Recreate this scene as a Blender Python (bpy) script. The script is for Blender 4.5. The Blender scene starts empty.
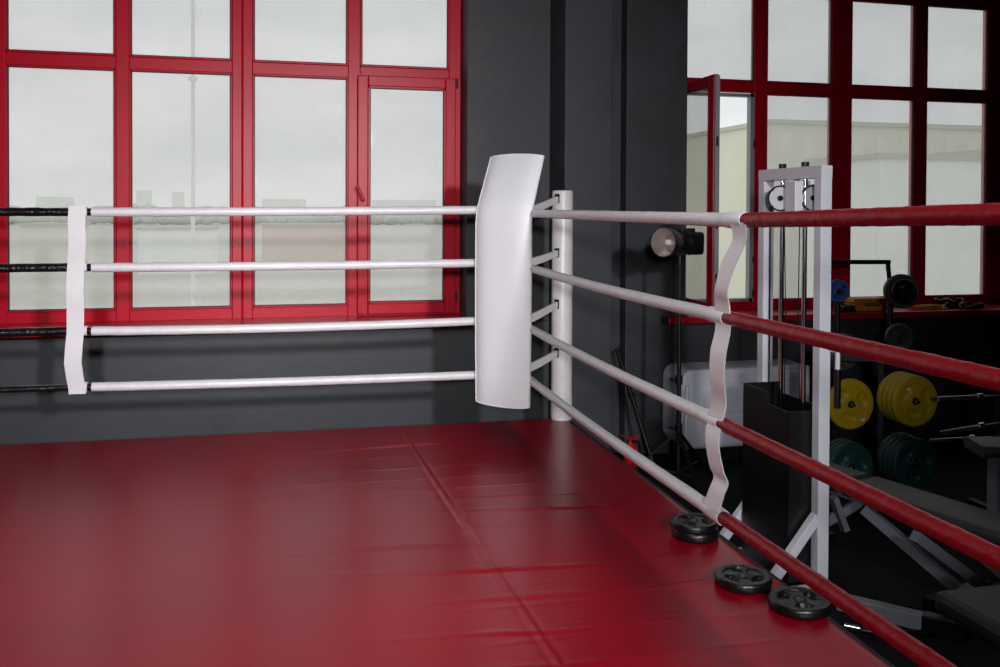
import bpy, bmesh, math, random
from mathutils import Vector, Matrix, noise
random.seed(7)
S = bpy.context.scene
COL = S.collection
PI = math.pi
R = math.radians

# ------------------------------------------------------------ camera, sky, light, exposure
EYE = 1.88
F_PX, PITCH, ROLL, YAW, SHIFT = 916.29, .015, .0045, -.2442, 110.06
cd = bpy.data.cameras.new('camera'); cam = bpy.data.objects.new('camera', cd); COL.objects.link(cam)
cd.sensor_width = 36; cd.lens = F_PX * 36 / 1000; cd.shift_y = -SHIFT / 1000
cd.clip_end = 2000; cd.clip_start = .05
CM = Matrix.Rotation(YAW, 4, 'Z') @ Matrix.Rotation(PI/2 - PITCH, 4, 'X') @ Matrix.Rotation(ROLL, 4, 'Z')
cam.matrix_world = Matrix.Translation((0, 0, EYE)) @ CM
S.camera = cam

w = bpy.data.worlds.new('overcast_sky'); S.world = w; w.use_nodes = True
nt = w.node_tree; N = nt.nodes; L = nt.links
bg = N['Background']; bg.inputs[1].default_value = 1.6
tc = N.new('ShaderNodeTexCoord'); sp = N.new('ShaderNodeSeparateXYZ'); L.new(tc.outputs['Generated'], sp.inputs[0])
rp = N.new('ShaderNodeValToRGB'); L.new(sp.outputs[2], rp.inputs[0])
rp.color_ramp.elements[0].position = 0.0; rp.color_ramp.elements[0].color = (.63, .645, .63, 1)
rp.color_ramp.elements[1].position = .45; rp.color_ramp.elements[1].color = (.59, .62, .645, 1)
mp = N.new('ShaderNodeMapping'); mp.inputs['Scale'].default_value = (1.2, 1.2, 4.5); L.new(tc.outputs['Generated'], mp.inputs[0])
nz = N.new('ShaderNodeTexNoise'); nz.inputs['Scale'].default_value = 2.2; nz.inputs['Detail'].default_value = 4; L.new(mp.outputs[0], nz.inputs[0])
mx = N.new('ShaderNodeMix'); mx.data_type = 'RGBA'; mx.blend_type = 'MULTIPLY'; mx.inputs[0].default_value = 1
r2 = N.new('ShaderNodeValToRGB'); r2.color_ramp.elements[0].position = .35; r2.color_ramp.elements[0].color = (.8, .81, .83, 1)
r2.color_ramp.elements[1].position = .65; r2.color_ramp.elements[1].color = (1.06, 1.05, 1.04, 1); L.new(nz.outputs[0], r2.inputs[0])
L.new(rp.outputs[0], mx.inputs[6]); L.new(r2.outputs[0], mx.inputs[7]); L.new(mx.outputs[2], bg.inputs[0])

def area(name, loc, target, size, energy, col=(1, 1, 1), spread=PI):
    l = bpy.data.lights.new(name, 'AREA'); l.shape = 'DISK'; l.size = size; l.energy = energy; l.color = col; l.spread = spread
    o = bpy.data.objects.new(name, l); COL.objects.link(o); o.location = loc
    o.rotation_euler = (Vector(target) - Vector(loc)).to_track_quat('-Z', 'Y').to_euler()
    return o
area('studio_flash_right', (1.435, -1.9, 3.05), (-.1, 6.0, 1.3), .28, 46, (1, .985, 1.0), R(62))
area('studio_flash_left', (-.46, -1.9, 2.35), (-.1, 6.0, 1.2), .30, 44, (1, .985, 1.0), R(70))
area('ceiling_fill', (.0, 2.4, 4.84), (.0, 2.4, 0), 1.2, 26, (1, .97, .95), R(110))  # unseen overhead fill, added to light the rope tops from above

S.view_settings.view_transform = 'Standard'; S.view_settings.look = 'None'
S.view_settings.gamma = 1; S.view_settings.use_curve_mapping = False
S.view_settings.exposure = 0.0

# ------------------------------------------------------------ geometry helpers
def ray(px, py):
    d = CM.to_3x3() @ Vector(((px - 500) / F_PX, (333.5 - py - SHIFT) / F_PX, -1))
    return d
def pz(px, py, depth): return Vector((0, 0, EYE)) + ray(px, py) * depth
def on_plane(px, py, n, d):
    n = Vector(n); r = ray(px, py); o = Vector((0, 0, EYE)); return o + r * ((d - n.dot(o)) / n.dot(r))

def new(): return bmesh.new()
def box(bm, a, b, M=None):
    x0, y0, z0 = a; x1, y1, z1 = b
    v = [bm.verts.new(p) for p in ((x0,y0,z0),(x1,y0,z0),(x1,y1,z0),(x0,y1,z0),(x0,y0,z1),(x1,y0,z1),(x1,y1,z1),(x0,y1,z1))]
    for f in ((0,3,2,1),(4,5,6,7),(0,1,5,4),(1,2,6,5),(2,3,7,6),(3,0,4,7)): bm.faces.new([v[i] for i in f])
    if M is not None:
        for q in v: q.co = M @ q.co
    return v
def frame_axes(d, up=Vector((0, 0, 1))):
    d = d.normalized()
    if abs(d.dot(up)) > .98: up = Vector((0, 1, 0))
    s = d.cross(up).normalized(); return s, s.cross(d).normalized()
def beam(bm, p, q, wx, wz, up=Vector((0, 0, 1)), rnd=0):
    """rectangular tube from p to q"""
    p = Vector(p); q = Vector(q); s, u = frame_axes(q - p, up)
    sec = [(-wx/2, -wz/2), (wx/2, -wz/2), (wx/2, wz/2), (-wx/2, wz/2)]
    if rnd:
        sec = []
        for cx, cy, a0 in ((wx/2-rnd, wz/2-rnd, 0), (-wx/2+rnd, wz/2-rnd, 90), (-wx/2+rnd, -wz/2+rnd, 180), (wx/2-rnd, -wz/2+rnd, 270)):
            for k in range(4):
                t = R(a0 + k * 30); sec.append((cx + rnd * math.cos(t), cy + rnd * math.sin(t)))
    n = len(sec)
    A = [bm.verts.new(p + s*x + u*y) for x, y in sec]; B = [bm.verts.new(q + s*x + u*y) for x, y in sec]
    for i in range(n): bm.faces.new((A[i], A[(i+1) % n], B[(i+1) % n], B[i]))
    bm.faces.new(A[::-1]); bm.faces.new(B)
def tube(bm, pts, r, seg=14, caps=True, rf=None):
    """round tube through pts; r a number or list; rf(i, t) factor"""
    pts = [Vector(p) for p in pts]; rings = []; n = len(pts); prev = None
    for i, p in enumerate(pts):
        d = (pts[min(i+1, n-1)] - pts[max(i-1, 0)]).normalized()
        if prev is None: s, u = frame_axes(d)
        else:
            s = (prev - d * prev.dot(d)).normalized(); u = s.cross(d)
        prev = s
        rr = r[i] if isinstance(r, (list, tuple)) else r
        ring = []
        for k in range(seg):
            t = 2*PI*k/seg; q = rr * (rf(i, k) if rf else 1)
            ring.append(bm.verts.new(p + s*math.cos(t)*q + u*math.sin(t)*q))
        rings.append(ring)
    for i in range(n-1):
        for k in range(seg): bm.faces.new((rings[i][k], rings[i][(k+1) % seg], rings[i+1][(k+1) % seg], rings[i+1][k]))
    if caps:
        bm.faces.new(rings[0][::-1]); bm.faces.new(rings[-1])
def lathe(bm, prof, M=Matrix.Identity(4), seg=40, zmod=None):
    """prof = [(r, z)...] about z, then moved by M"""
    rings = []
    for j, (r, z) in enumerate(prof):
        if r < 1e-6: rings.append([bm.verts.new(M @ Vector((0, 0, z)))]); continue
        ring = []
        for k in range(seg):
            t = 2*PI*k/seg; zz = z + (zmod(j, r, t, z) if zmod else 0)
            ring.append(bm.verts.new(M @ Vector((r*math.cos(t), r*math.sin(t), zz))))
        rings.append(ring)
    for a, b in zip(rings, rings[1:]):
        for k in range(seg):
            k2 = (k+1) % seg
            if len(a) == 1 and len(b) == 1: continue
            if len(a) == 1: bm.faces.new((a[0], b[k2], b[k]))
            elif len(b) == 1: bm.faces.new((a[k], a[k2], b[0]))
            else: bm.faces.new((a[k], a[k2], b[k2], b[k]))
def prism(bm, poly, h, M=Matrix.Identity(4)):
    A = [bm.verts.new(M @ Vector((x, y, 0))) for x, y in poly]; B = [bm.verts.new(M @ Vector((x, y, h))) for x, y in poly]
    n = len(A); bm.faces.new(A[::-1]); bm.faces.new(B)
    for i in range(n): bm.faces.new((A[i], A[(i+1) % n], B[(i+1) % n], B[i]))
def axis_mat(p, d):
    """local z along d at p"""
    d = Vector(d).normalized(); return Matrix.Translation(p) @ d.to_track_quat('Z', 'Y').to_matrix().to_4x4()

def world_of(o):
    m = Matrix.LocRotScale(o.location, o.rotation_euler, o.scale)
    return world_of(o.parent) @ m if o.parent else m
def obj(name, bm, mat, parent=None, origin=None, smooth=False, bevel=0, local=False, angle=40):
    bmesh.ops.recalc_face_normals(bm, faces=bm.faces)
    me = bpy.data.meshes.new(name); o = bpy.data.objects.new(name, me)
    if origin is not None: o.location = Vector(origin)
    if parent: o.parent = parent
    if not local: bm.transform(world_of(o).inverted())
    bm.to_mesh(me); bm.free()
    for m in (mat if isinstance(mat, (list, tuple)) else [mat]): me.materials.append(m)
    COL.objects.link(o)
    if bevel:
        b = o.modifiers.new('bevel', 'BEVEL'); b.width = bevel; b.segments = 2; b.limit_method = 'ANGLE'; b.angle_limit = R(40)
    if smooth:
        for p in me.polygons: p.use_smooth = True
        me.set_sharp_from_angle(angle=R(angle))
    return o
def tag(o, label, cat=None, group=None):
    o['label'] = label
    if cat: o['category'] = cat
    if group: o['group'] = group
    return o
def thing(name, label, cat, loc, group=None):
    o = bpy.data.objects.new(name, None); COL.objects.link(o); o.location = Vector(loc); o.empty_display_size = .1
    return tag(o, label, cat, group)
def struct(o): o['kind'] = 'structure'; return o
def copy_thing(o, loc, rot=None, label=None, scale=None, parent=None):
    c = o.copy(); COL.objects.link(c)
    if parent: c.parent = parent
    if loc is not None: c.location = Vector(loc)
    if rot is not None: c.rotation_euler = rot
    if label: c['label'] = label
    if scale: c.scale = scale
    for ch in [k for k in bpy.data.objects if k.parent == o]: copy_thing(ch, None, parent=c)
    return c

# ------------------------------------------------------------ materials
def lin(c): return tuple(((v/255)/12.92 if v/255 <= .04045 else ((v/255+.055)/1.055)**2.4) for v in c) + (1,)
def mat(name, rgb, rough=.5, metal=0, var=0, vscale=3, bump=0, bscale=40, vstretch=(1, 1, 1), bstretch=(1, 1, 1), spec=.5, rvar=0, coat=0, vrgb=None):
    m = bpy.data.materials.new(name); m.use_nodes = True; nt = m.node_tree; N = nt.nodes; L = nt.links
    b = N['Principled BSDF']; b.inputs['Roughness'].default_value = rough; b.inputs['Metallic'].default_value = metal
    b.inputs['Specular IOR Level'].default_value = spec; b.inputs['Coat Weight'].default_value = coat; b.inputs['Coat Roughness'].default_value = .15
    c = lin(rgb); b.inputs['Base Color'].default_value = c
    t = N.new('ShaderNodeTexCoord')
    nz = None
    if var or rvar or vrgb:
        mp = N.new('ShaderNodeMapping'); mp.inputs['Scale'].default_value = vstretch; L.new(t.outputs['Object'], mp.inputs[0])
        nz = N.new('ShaderNodeTexNoise'); nz.inputs['Scale'].default_value = vscale; nz.inputs['Detail'].default_value = 6; nz.inputs['Roughness'].default_value = .6; L.new(mp.outputs[0], nz.inputs[0])
        r = N.new('ShaderNodeValToRGB'); L.new(nz.outputs[0], r.inputs[0])
        r.color_ramp.elements[0].position = .3; r.color_ramp.elements[1].position = .7
        if vrgb: r.color_ramp.elements[0].color = lin(vrgb); r.color_ramp.elements[1].color = c
        else:
            r.color_ramp.elements[0].color = tuple(v*(1-var) for v in c[:3]) + (1,); r.color_ramp.elements[1].color = tuple(min(1, v*(1+var)) for v in c[:3]) + (1,)
        L.new(r.outputs[0], b.inputs['Base Color'])
        if rvar:
            mr = N.new('ShaderNodeMapRange'); mr.inputs[1].default_value = .3; mr.inputs[2].default_value = .7
            mr.inputs[3].default_value = rough - rvar; mr.inputs[4].default_value = rough + rvar
            L.new(nz.outputs[0], mr.inputs[0]); L.new(mr.outputs[0], b.inputs['Roughness'])
    if bump:
        mp = N.new('ShaderNodeMapping'); mp.inputs['Scale'].default_value = bstretch; L.new(t.outputs['Object'], mp.inputs[0])
        n2 = N.new('ShaderNodeTexNoise'); n2.inputs['Scale'].default_value = bscale; n2.inputs['Detail'].default_value = 4; L.new(mp.outputs[0], n2.inputs[0])
        bp = N.new('ShaderNodeBump'); bp.inputs['Strength'].default_value = bump; bp.inputs['Distance'].default_value = .01
        L.new(n2.outputs[0], bp.inputs['Height']); L.new(bp.outputs[0], b.inputs['Normal'])
    return m

M = {}
M['wall'] = mat('dark_grey_plaster', (49, 52, 57), .6, var=.3, vscale=2.2, bump=.25, bscale=14, rvar=.08)
M['floor'] = mat('black_rubber_floor', (12, 12, 13), .8, spec=.2, var=.3, vscale=8, bump=.3, bscale=90)
M['ceil'] = mat('grey_ceiling', (70, 72, 76), .8, var=.1)
M['frame'] = mat('red_window_paint', (176, 0, 34), .36, spec=.22, var=.06, vscale=4, bump=.05, bscale=30)
M['sill'] = mat('red_sill_board', (178, 14, 38), .28, var=.05, bump=.05, bscale=20)
M['gasket'] = mat('black_gasket', (25, 22, 30), .6)
M['pvc'] = mat('grey_white_profile', (150, 154, 158), .4)
M['steel'] = mat('brushed_steel', (170, 172, 176), .28, 1, bump=.05)
M['chrome'] = mat('chrome', (215, 217, 222), .12, 1)
M['white_rope'] = mat('white_rope_vinyl', (200, 198, 202), .38, var=.04, vscale=12, bump=.35, bscale=55, coat=.2)
M['red_rope'] = mat('red_rope_vinyl', (116, 0, 13), .36, var=.12, vscale=9, bump=.35, bscale=42, coat=.1, spec=.35)
M['black_rope'] = mat('black_rope_vinyl', (14, 14, 18), .25, bump=.6, bscale=45, coat=.3)
M['white_strap'] = mat('white_strap_vinyl', (208, 206, 210), .36, var=.03, bump=.1, bscale=20, coat=.2)
M['pad'] = mat('white_pad_vinyl', (222, 223, 228), .5, var=.025, vscale=3, bump=.12, bscale=7)
M['piping'] = mat('white_piping', (226, 224, 228), .35)
M['post'] = mat('white_post_paint', (205, 203, 204), .35, var=.08, vscale=9, bump=.15, bscale=30)
M['navy'] = mat('dark_navy_edge', (18, 18, 34), .6, bump=.2)
M['black_vinyl'] = mat('black_vinyl', (17, 17, 19), .5, bump=.2, bscale=60)
M['machine'] = mat('pale_grey_powder_coat', (212, 214, 224), .38, var=.03, bump=.05, bscale=60)
M['black_metal'] = mat('black_metal', (13, 13, 15), .42, bump=.05)
M['black_rubber'] = mat('black_rubber', (10, 11, 12), .32, var=.2, vscale=20, bump=.12, bscale=90)
M['dark_plate'] = mat('dark_grey_plate', (62, 64, 66), .5, var=.15, vscale=12)
M['yellow'] = mat('yellow_rubber', (172, 144, 8), .5, var=.1, vscale=14)
M['green'] = mat('green_rubber', (3, 52, 50), .5, var=.15, vscale=14)
M['blue'] = mat('blue_rubber', (14, 62, 140), .5, var=.1, vscale=14)
M['orange'] = mat('orange_yellow_strap', (206, 140, 24), .6, var=.1)
M['grey_vinyl'] = mat('dark_grey_bench_vinyl', (46, 46, 46), .5, var=.1, bump=.1)
M['silver'] = mat('silver_grey_paint', (120, 123, 134), .42, var=.05)
M['cabinet'] = mat('pale_grey_enamel', (214, 218, 230), .4, var=.05, vscale=3)
M['ext_red'] = mat('extinguisher_red', (190, 10, 22), .3)
M['reflector'] = mat('flash_reflector', (205, 195, 192), .3, .85, bump=.3, bscale=120)
M['bulb'] = mat('frosted_flash_tube', (225, 222, 215), .35)
M['sticker'] = mat('white_sticker', (215, 215, 215), .5)
M['beige'] = mat('haze_pale_beige_render', (226, 223, 206), .9, var=.05, vscale=.1)  # outdoor colours from here on are paled to carry distance haze
M['beige_dark'] = mat('haze_pale_grey_roofing', (196, 196, 182), .9, var=.05, vscale=.1)
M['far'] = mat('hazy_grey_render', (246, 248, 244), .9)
M['far_win'] = mat('haze_pale_windows', (230, 227, 212), .8)  # kept close to the wall tone, haze flattening the contrast
M['brick'] = mat('haze_pale_brick', (214, 190, 178), .9, var=.08, vscale=.2)
M['ground'] = mat('haze_pale_ground', (208, 208, 190), .95, var=.13, vscale=.035, vstretch=(.45, 2.2, 1))  # haze put into the ground colour, with random bands
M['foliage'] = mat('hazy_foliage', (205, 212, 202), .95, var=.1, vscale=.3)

def canvas_material():
    m = bpy.data.materials.new('red_canvas_vinyl'); m.use_nodes = True; nt = m.node_tree; N = nt.nodes; L = nt.links
    b = N['Principled BSDF']; t = N.new('ShaderNodeTexCoord')
    n1 = N.new('ShaderNodeTexNoise'); n1.inputs['Scale'].default_value = 1.1; n1.inputs['Detail'].default_value = 2.5; L.new(t.outputs['Object'], n1.inputs[0])
    r = N.new('ShaderNodeValToRGB'); r.color_ramp.elements[0].position = .1; r.color_ramp.elements[1].position = .9
    r.color_ramp.elements[0].color = lin((100, 0, 16)); r.color_ramp.elements[1].color = lin((142, 1, 27)); L.new(n1.outputs[0], r.inputs[0]); L.new(r.outputs[0], b.inputs['Base Color'])
    mr = N.new('ShaderNodeMapRange'); mr.inputs[1].default_value = .0; mr.inputs[2].default_value = 1; mr.inputs[3].default_value = .24; mr.inputs[4].default_value = .36
    L.new(n1.outputs[0], mr.inputs[0]); L.new(mr.outputs[0], b.inputs['Roughness']); b.inputs['Specular IOR Level'].default_value = .31
    n2 = N.new('ShaderNodeTexNoise'); n2.inputs['Scale'].default_value = 60; n2.inputs['Detail'].default_value = 3; L.new(t.outputs['Object'], n2.inputs[0])
    bp = N.new('ShaderNodeBump'); bp.inputs['Strength'].default_value = .12; bp.inputs['Distance'].default_value = .003; L.new(n2.outputs[0], bp.inputs['Height']); L.new(bp.outputs[0], b.inputs['Normal'])
    return m
M['canvas'] = canvas_material()
def glass_material():
    m = bpy.data.materials.new('window_glass'); m.use_nodes = True; nt = m.node_tree; N = nt.nodes; L = nt.links
    N.clear(); out = N.new('ShaderNodeOutputMaterial')
    tr = N.new('ShaderNodeBsdfTransparent'); tr.inputs[0].default_value = (.945, .945, .945, 1)
    gl = N.new('ShaderNodeBsdfGlossy'); gl.inputs['Roughness'].default_value = .02
    tl = N.new('ShaderNodeBsdfTranslucent'); tl.inputs[0].default_value = (.85, .86, .85, 1)
    df = N.new('ShaderNodeBsdfDiffuse'); df.inputs[0].default_value = (.8, .8, .8, 1)
    a = N.new('ShaderNodeMixShader'); a.inputs[0].default_value = .5; L.new(tl.outputs[0], a.inputs[1]); L.new(df.outputs[0], a.inputs[2])
    t = N.new('ShaderNodeTexCoord'); nz = N.new('ShaderNodeTexNoise'); nz.inputs['Scale'].default_value = 1.6; nz.inputs['Detail'].default_value = 5; L.new(t.outputs['Object'], nz.inputs[0])
    mr = N.new('ShaderNodeMapRange'); mr.inputs[3].default_value = .16; mr.inputs[4].default_value = .34; L.new(nz.outputs[0], mr.inputs[0])  # milky film on the panes, strengthened to veil the view like haze
    b = N.new('ShaderNodeMixShader'); L.new(mr.outputs[0], b.inputs[0]); L.new(tr.outputs[0], b.inputs[1]); L.new(a.outputs[0], b.inputs[2])
    lw = N.new('ShaderNodeLayerWeight'); lw.inputs[0].default_value = .5
    pw = N.new('ShaderNodeMath'); pw.operation = 'POWER'; pw.inputs[1].default_value = 4; L.new(lw.outputs['Facing'], pw.inputs[0])
    fr = N.new('ShaderNodeMapRange'); fr.inputs[3].default_value = .035; fr.inputs[4].default_value = .8; L.new(pw.outputs[0], fr.inputs[0])
    c = N.new('ShaderNodeMixShader'); L.new(fr.outputs[0], c.inputs[0]); L.new(b.outputs[0], c.inputs[1]); L.new(gl.outputs[0], c.inputs[2])
    L.new(c.outputs[0], out.inputs[0]); return m
M['glass'] = glass_material()

# ------------------------------------------------------------ room shell
WY, WP = 6.58, 6.846            # inner wall face, window plane
XL, XR, YF, H = -5.2, 9.4, -4.2, 4.9
bm = new()
bx = lambda a, b: box(bm, a, b)
O1, O2 = (-4.20, 1.388), (3.115, 7.86)        # the two window openings
ZT = 4.42
bx((XL, WY, 0), (2.378, 7.0, 1.045)); bx((XL, WY, 1.045), (O1[0], 7.0, ZT)); bx((O1[1], WY, 1.045), (2.378, 7.0, H - .02)); bx((XL, WY, ZT), (O1[1], 7.0, H - .02))
bx((2.02, 6.21, 0), (2.378, WY + .05, H - .02))                                   # pilaster
bx((2.378, 6.64, 0), (2.615, 7.0, H - .02))                                        # recess beside it
bx((2.615, 6.53, 0), (O2[0], 7.0, H - .02)); bx((O2[0], WY, 0), (XR, 7.0, 1.015)); bx((O2[1], WY, 1.015), (XR, 7.0, ZT)); bx((O2[0], WY, ZT), (XR, 7.0, H - .02))
struct(obj('wall_back', bm, M['wall'], bevel=.006))
bm = new(); box(bm, (XL - .2, YF, 0), (XL, 7.0, H)); struct(obj('wall_left', bm, M['wall']))
bm = new(); box(bm, (XR, YF, 0), (XR + .2, 7.0, H)); struct(obj('wall_right', bm, M['wall']))
bm = new(); box(bm, (XL - .2, YF - .2, 0), (XR + .2, YF, H)); struct(obj('wall_front', bm, M['wall']))
bm = new(); box(bm, (XL - .2, YF - .2, -.2), (XR + .2, 7.0, 0)); struct(obj('floor', bm, M['floor']))
bm = new(); box(bm, (XL - .2, YF - .2, H), (XR + .2, 7.0, H + .2)); struct(obj('ceiling', bm, M['ceil']))

# ------------------------------------------------------------ windows
def window(name, xs, zb, zt, ztop, x_lo, x_hi, sash_cols=(), open_cols=(), zsill=1.09):
    """xs = [(x, half width)] of the uprights; panes between them"""
    root = struct(bpy.data.objects.new(name, None)); COL.objects.link(root); root.location = (xs[0][0], WP, zsill)
    zt2 = 3.72
    bm = new(); d0, d1 = WP - .035, WP + .04
    for i, (x, hw) in enumerate(xs):
        if hw > .06 and 0 < i < len(xs) - 1:      # two frames side by side, thin joint between
            box(bm, (x - hw, d0, zsill), (x - .004, d1, ztop)); box(bm, (x + .004, d0, zsill), (x + hw, d1, ztop))
            box(bm, (x - .004, d0 + .012, zsill), (x + .004, d1, ztop))
        else: box(bm, (x - hw, d0, zsill), (x + hw, d1, ztop))
    for (xa, ha), (xb, hb) in zip(xs, xs[1:]):
        a, b = xa + ha, xb - hb
        box(bm, (a, d0, zsill), (b, d1, zb)); box(bm, (a, d0, zt - .042), (b, d1, zt + .042))
        box(bm, (a, d0, zt2 - .05), (b, d1, zt2 + .05)); box(bm, (a, d0, ztop - .08), (b, d1, ztop))
    obj('window_frame', bm, M['frame'], root, bevel=.006)
    # raised glazing beads round each pane
    bm = new(); gk = new(); gs = new()
    for i, ((xa, ha), (xb, hb)) in enumerate(zip(xs, xs[1:])):
        a, b = xa + ha, xb - hb
        for za, zc in ((zb, zt - .042), (zt + .042, zt2 - .05), (zt2 + .05, ztop - .08)):
            low = za == zb
            if low and i in sash_cols: continue
            if not (low and i in open_cols):
                for rx0, rz0, rx1, rz1 in ((a, za, b, za + .012), (a, zc - .012, b, zc), (a, za, a + .012, zc), (b - .012, za, b, zc)):
                    box(bm, (rx0, d0 - .008, rz0), (rx1, d0 + .02, rz1))
                e = .012
                for rx0, rz0, rx1, rz1 in ((a+e, za+e, b-e, za+e+.006), (a+e, zc-e-.006, b-e, zc-e), (a+e, za+e, a+e+.006, zc-e), (b-e-.006, za+e, b-e, zc-e)):
                    box(gk, (rx0, d0 + .002, rz0), (rx1, d0 + .02, rz1))
                box(gs, (a + .005, WP - .003, za + .005), (b - .005, WP + .003, zc - .005))
    obj('glazing_bead', bm, M['frame'], root, bevel=.003)
    obj('gasket', gk, M['gasket'], root)
    obj('window_glass', gs, M['glass'], root)
    return root
def sash(root, x0, x1, z0, z1, y, hw, handle_side, mtx=None, name='sash'):
    """a casement leaf authored flat in the window plane, then moved by mtx"""
    T = mtx or Matrix.Identity(4)
    bm = new()
    for a, b in (((x0, y - .045, z0), (x0 + hw, y, z1)), ((x1 - hw, y - .045, z0), (x1, y, z1)), ((x0 + hw, y - .045, z0), (x1 - hw, y, z0 + hw)), ((x0 + hw, y - .045, z1 - hw), (x1 - hw, y, z1))): box(bm, a, b, T)
    s = obj(name, bm, M['frame'], root, bevel=.007)
    bm = new(); i = hw
    for a, b in (((x0+i, y-.05, z0+i), (x0+i+.012, y-.03, z1-i)), ((x1-i-.012, y-.05, z0+i), (x1-i, y-.03, z1-i)), ((x0+i, y-.05, z0+i), (x1-i, y-.03, z0+i+.012)), ((x0+i, y-.05, z1-i-.012), (x1-i, y-.03, z1-i))): box(bm, a, b, T)
    obj('glazing_bead', bm, M['frame'], s)
    bm = new(); i = hw + .012
    for a, b in (((x0+i, y-.046, z0+i), (x0+i+.006, y-.02, z1-i)), ((x1-i-.006, y-.046, z0+i), (x1-i, y-.02, z1-i)), ((x0+i, y-.046, z0+i), (x1-i, y-.02, z0+i+.006)), ((x0+i, y-.046, z1-i-.006), (x1-i, y-.02, z1-i))): box(bm, a, b, T)
    obj('gasket', bm, M['gasket'], s)
    bm = new(); box(bm, (x0 + hw, y - .025, z0 + hw), (x1 - hw, y - .019, z1 - hw), T); obj('window_glass', bm, M['glass'], s)
    return s

# window 1 : uprights at measured places
xs1 = [(-4.16, .045), (-3.40, .05), (-2.60, .05), (-1.815, .072), (-1.004, .043), (-.204, .069), (.588, .043), (1.342, .044)]
w1 = window('window_1', xs1, 1.167, 2.888, 4.36, O1[0], O1[1], sash_cols=(6,))
s1 = sash(w1, .610, 1.342, 1.105, 2.862, WP - .03, .078, 'left')
bm = new(); hx = .650
box(bm, (hx - .014, WP - .083, 1.90), (hx + .014, WP - .073, 1.99))
tube(bm, [(hx, WP - .08, 1.945), (hx, WP - .12, 1.945), (hx - .005, WP - .125, 1.95), (hx - .03, WP - .125, 2.01), (hx - .045, WP - .125, 2.055)], [.010, .010, .012, .011, .009], 10)
obj('handle', bm, M['frame'], s1, smooth=True)
bm = new()
for z in (2.79, 1.19): tube(bm, [(1.349, WP - .065, z), (1.349, WP - .065, z + .075)], .010, 10)
obj('hinge', bm, M['gasket'], s1, smooth=True)
bm = new(); box(bm, (O1[0], 6.43, 1.045), (O1[1] + .16, WP + .05, 1.092)); obj('window_sill', bm, M['sill'], w1, bevel=.008)
# window 2
xs2 = [(3.155, .04), (3.90, .05), (4.657, .085), (5.431, .053), (6.21, .085), (7.0, .053), (7.80, .05)]
w2 = window('window_2', xs2, 1.135, 2.893, 4.36, O2[0], O2[1], open_cols=(0,), zsill=1.065)
# the first leaf stands open into the room, hinged on its left edge
HX, HY = 3.175, WP - .04
T = Matrix.Translation((HX, HY, 0)) @ Matrix.Rotation(R(-91), 4, 'Z') @ Matrix.Translation((-HX, -HY, 0))
s2 = sash(w2, HX, HX + .70, 1.11, 2.875, HY, .07, 'right', T)
bm = new(); box(bm, (HX + .70, HY - .035, 1.12), (HX + .712, HY + .0, 2.865), T); box(bm, (HX + .01, HY, 1.12), (HX + .69, HY + .012, 1.15), T); box(bm, (HX + .01, HY, 2.835), (HX + .69, HY + .012, 2.865), T)
box(bm, (HX + .655, HY, 1.12), (HX + .69, HY + .012, 2.865), T)
obj('seal_strip', bm, M['pvc'], s2)
bm = new()
for z in (1.35, 1.75, 2.35): box(bm, (HX + .712, HY - .026, z), (HX + .716, HY - .01, z + .07), T)
obj('lock_plate', bm, M['black_metal'], s2)
bm = new()
for a, b in (((3.195, 1.135), (3.845, 1.16)), ((3.195, 2.815), (3.845, 2.84)), ((3.815, 1.135), (3.85, 2.84)), ((3.195, 1.135), (3.22, 2.84))): box(bm, (a[0], WP - .03, a[1]), (b[0], WP + .03, b[1]))
obj('rebate_profile', bm, M['pvc'], w2)
bm = new()
for z in (1.17, 1.45, 2.40): box(bm, (3.835, WP - .045, z), (3.853, WP - .03, z + .06))
obj('lock_plate', bm, M['steel'], w2)
bm = new(); box(bm, (2.925, 6.42, 1.016), (8.02, WP + .05, 1.066)); obj('window_sill', bm, M['sill'], w2, bevel=.008)
bm = new(); box(bm, (2.905, 6.425, 1.014), (2.925, 6.53, 1.068)); tube(bm, [(2.915, 6.425, 1.041), (2.915, 6.418, 1.041)], .006, 8); obj('sill_end_cap', bm, M['black_metal'], w2)

# ------------------------------------------------------------ outside
bm = new(); bmesh.ops.create_grid(bm, x_segments=40, y_segments=40, size=900)
bmesh.ops.translate(bm, vec=(0, 910, -9), verts=bm.verts)
struct(obj('ground', bm, M['ground']))
GZ = -9
def building(x0, x1, y, depth, ztop, label, m='beige', rows=0, cols=0, roof=True, cat='building', name='building'):
    root = thing(name, label, cat, ((x0+x1)/2, y, GZ))
    bm = new(); box(bm, (x0, y, GZ), (x1, y + depth, ztop)); obj('wall', bm, M[m], root)
    if roof:
        bm = new(); box(bm, (x0 - .3, y - .3, ztop), (x1 + .3, y + depth, ztop + .45)); obj('roof', bm, M['beige_dark'], root)
    if rows:
        hh = (ztop - GZ - 1) / rows; ww = (x1 - x0) / cols
        for r_ in range(rows):
            for c_ in range(cols):
                bm = new(); zc = ztop - 1.1 - hh * r_; xc = x0 + ww * (c_ + .5)
                box(bm, (xc - ww*.24, y - .06, zc - hh*.5), (xc + ww*.24, y + .02, zc)); obj('window', bm, M['far_win'], root)
    return root
def bld(px0, px1, pytop, y, depth, label, **k):
    a = on_plane(px0, pytop, (0, 1, 0), y); b = on_plane(px1, pytop, (0, 1, 0), y)
    return building(a.x, b.x, y, depth, (a.z+b.z)/2, label, **k)
bld(688, 768, 146, 112, 20, 'pale beige block left of the tall beige one, seen past the open casement', rows=4, cols=5)
bld(772, 984, 127, 84, 22, 'largest pale beige building with a flat roof filling the right window', rows=4, cols=9)
bld(988, 1150, 156, 70, 9, 'lower grey-beige building at the far right behind the last pane', m='far', rows=3, cols=6)
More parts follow.
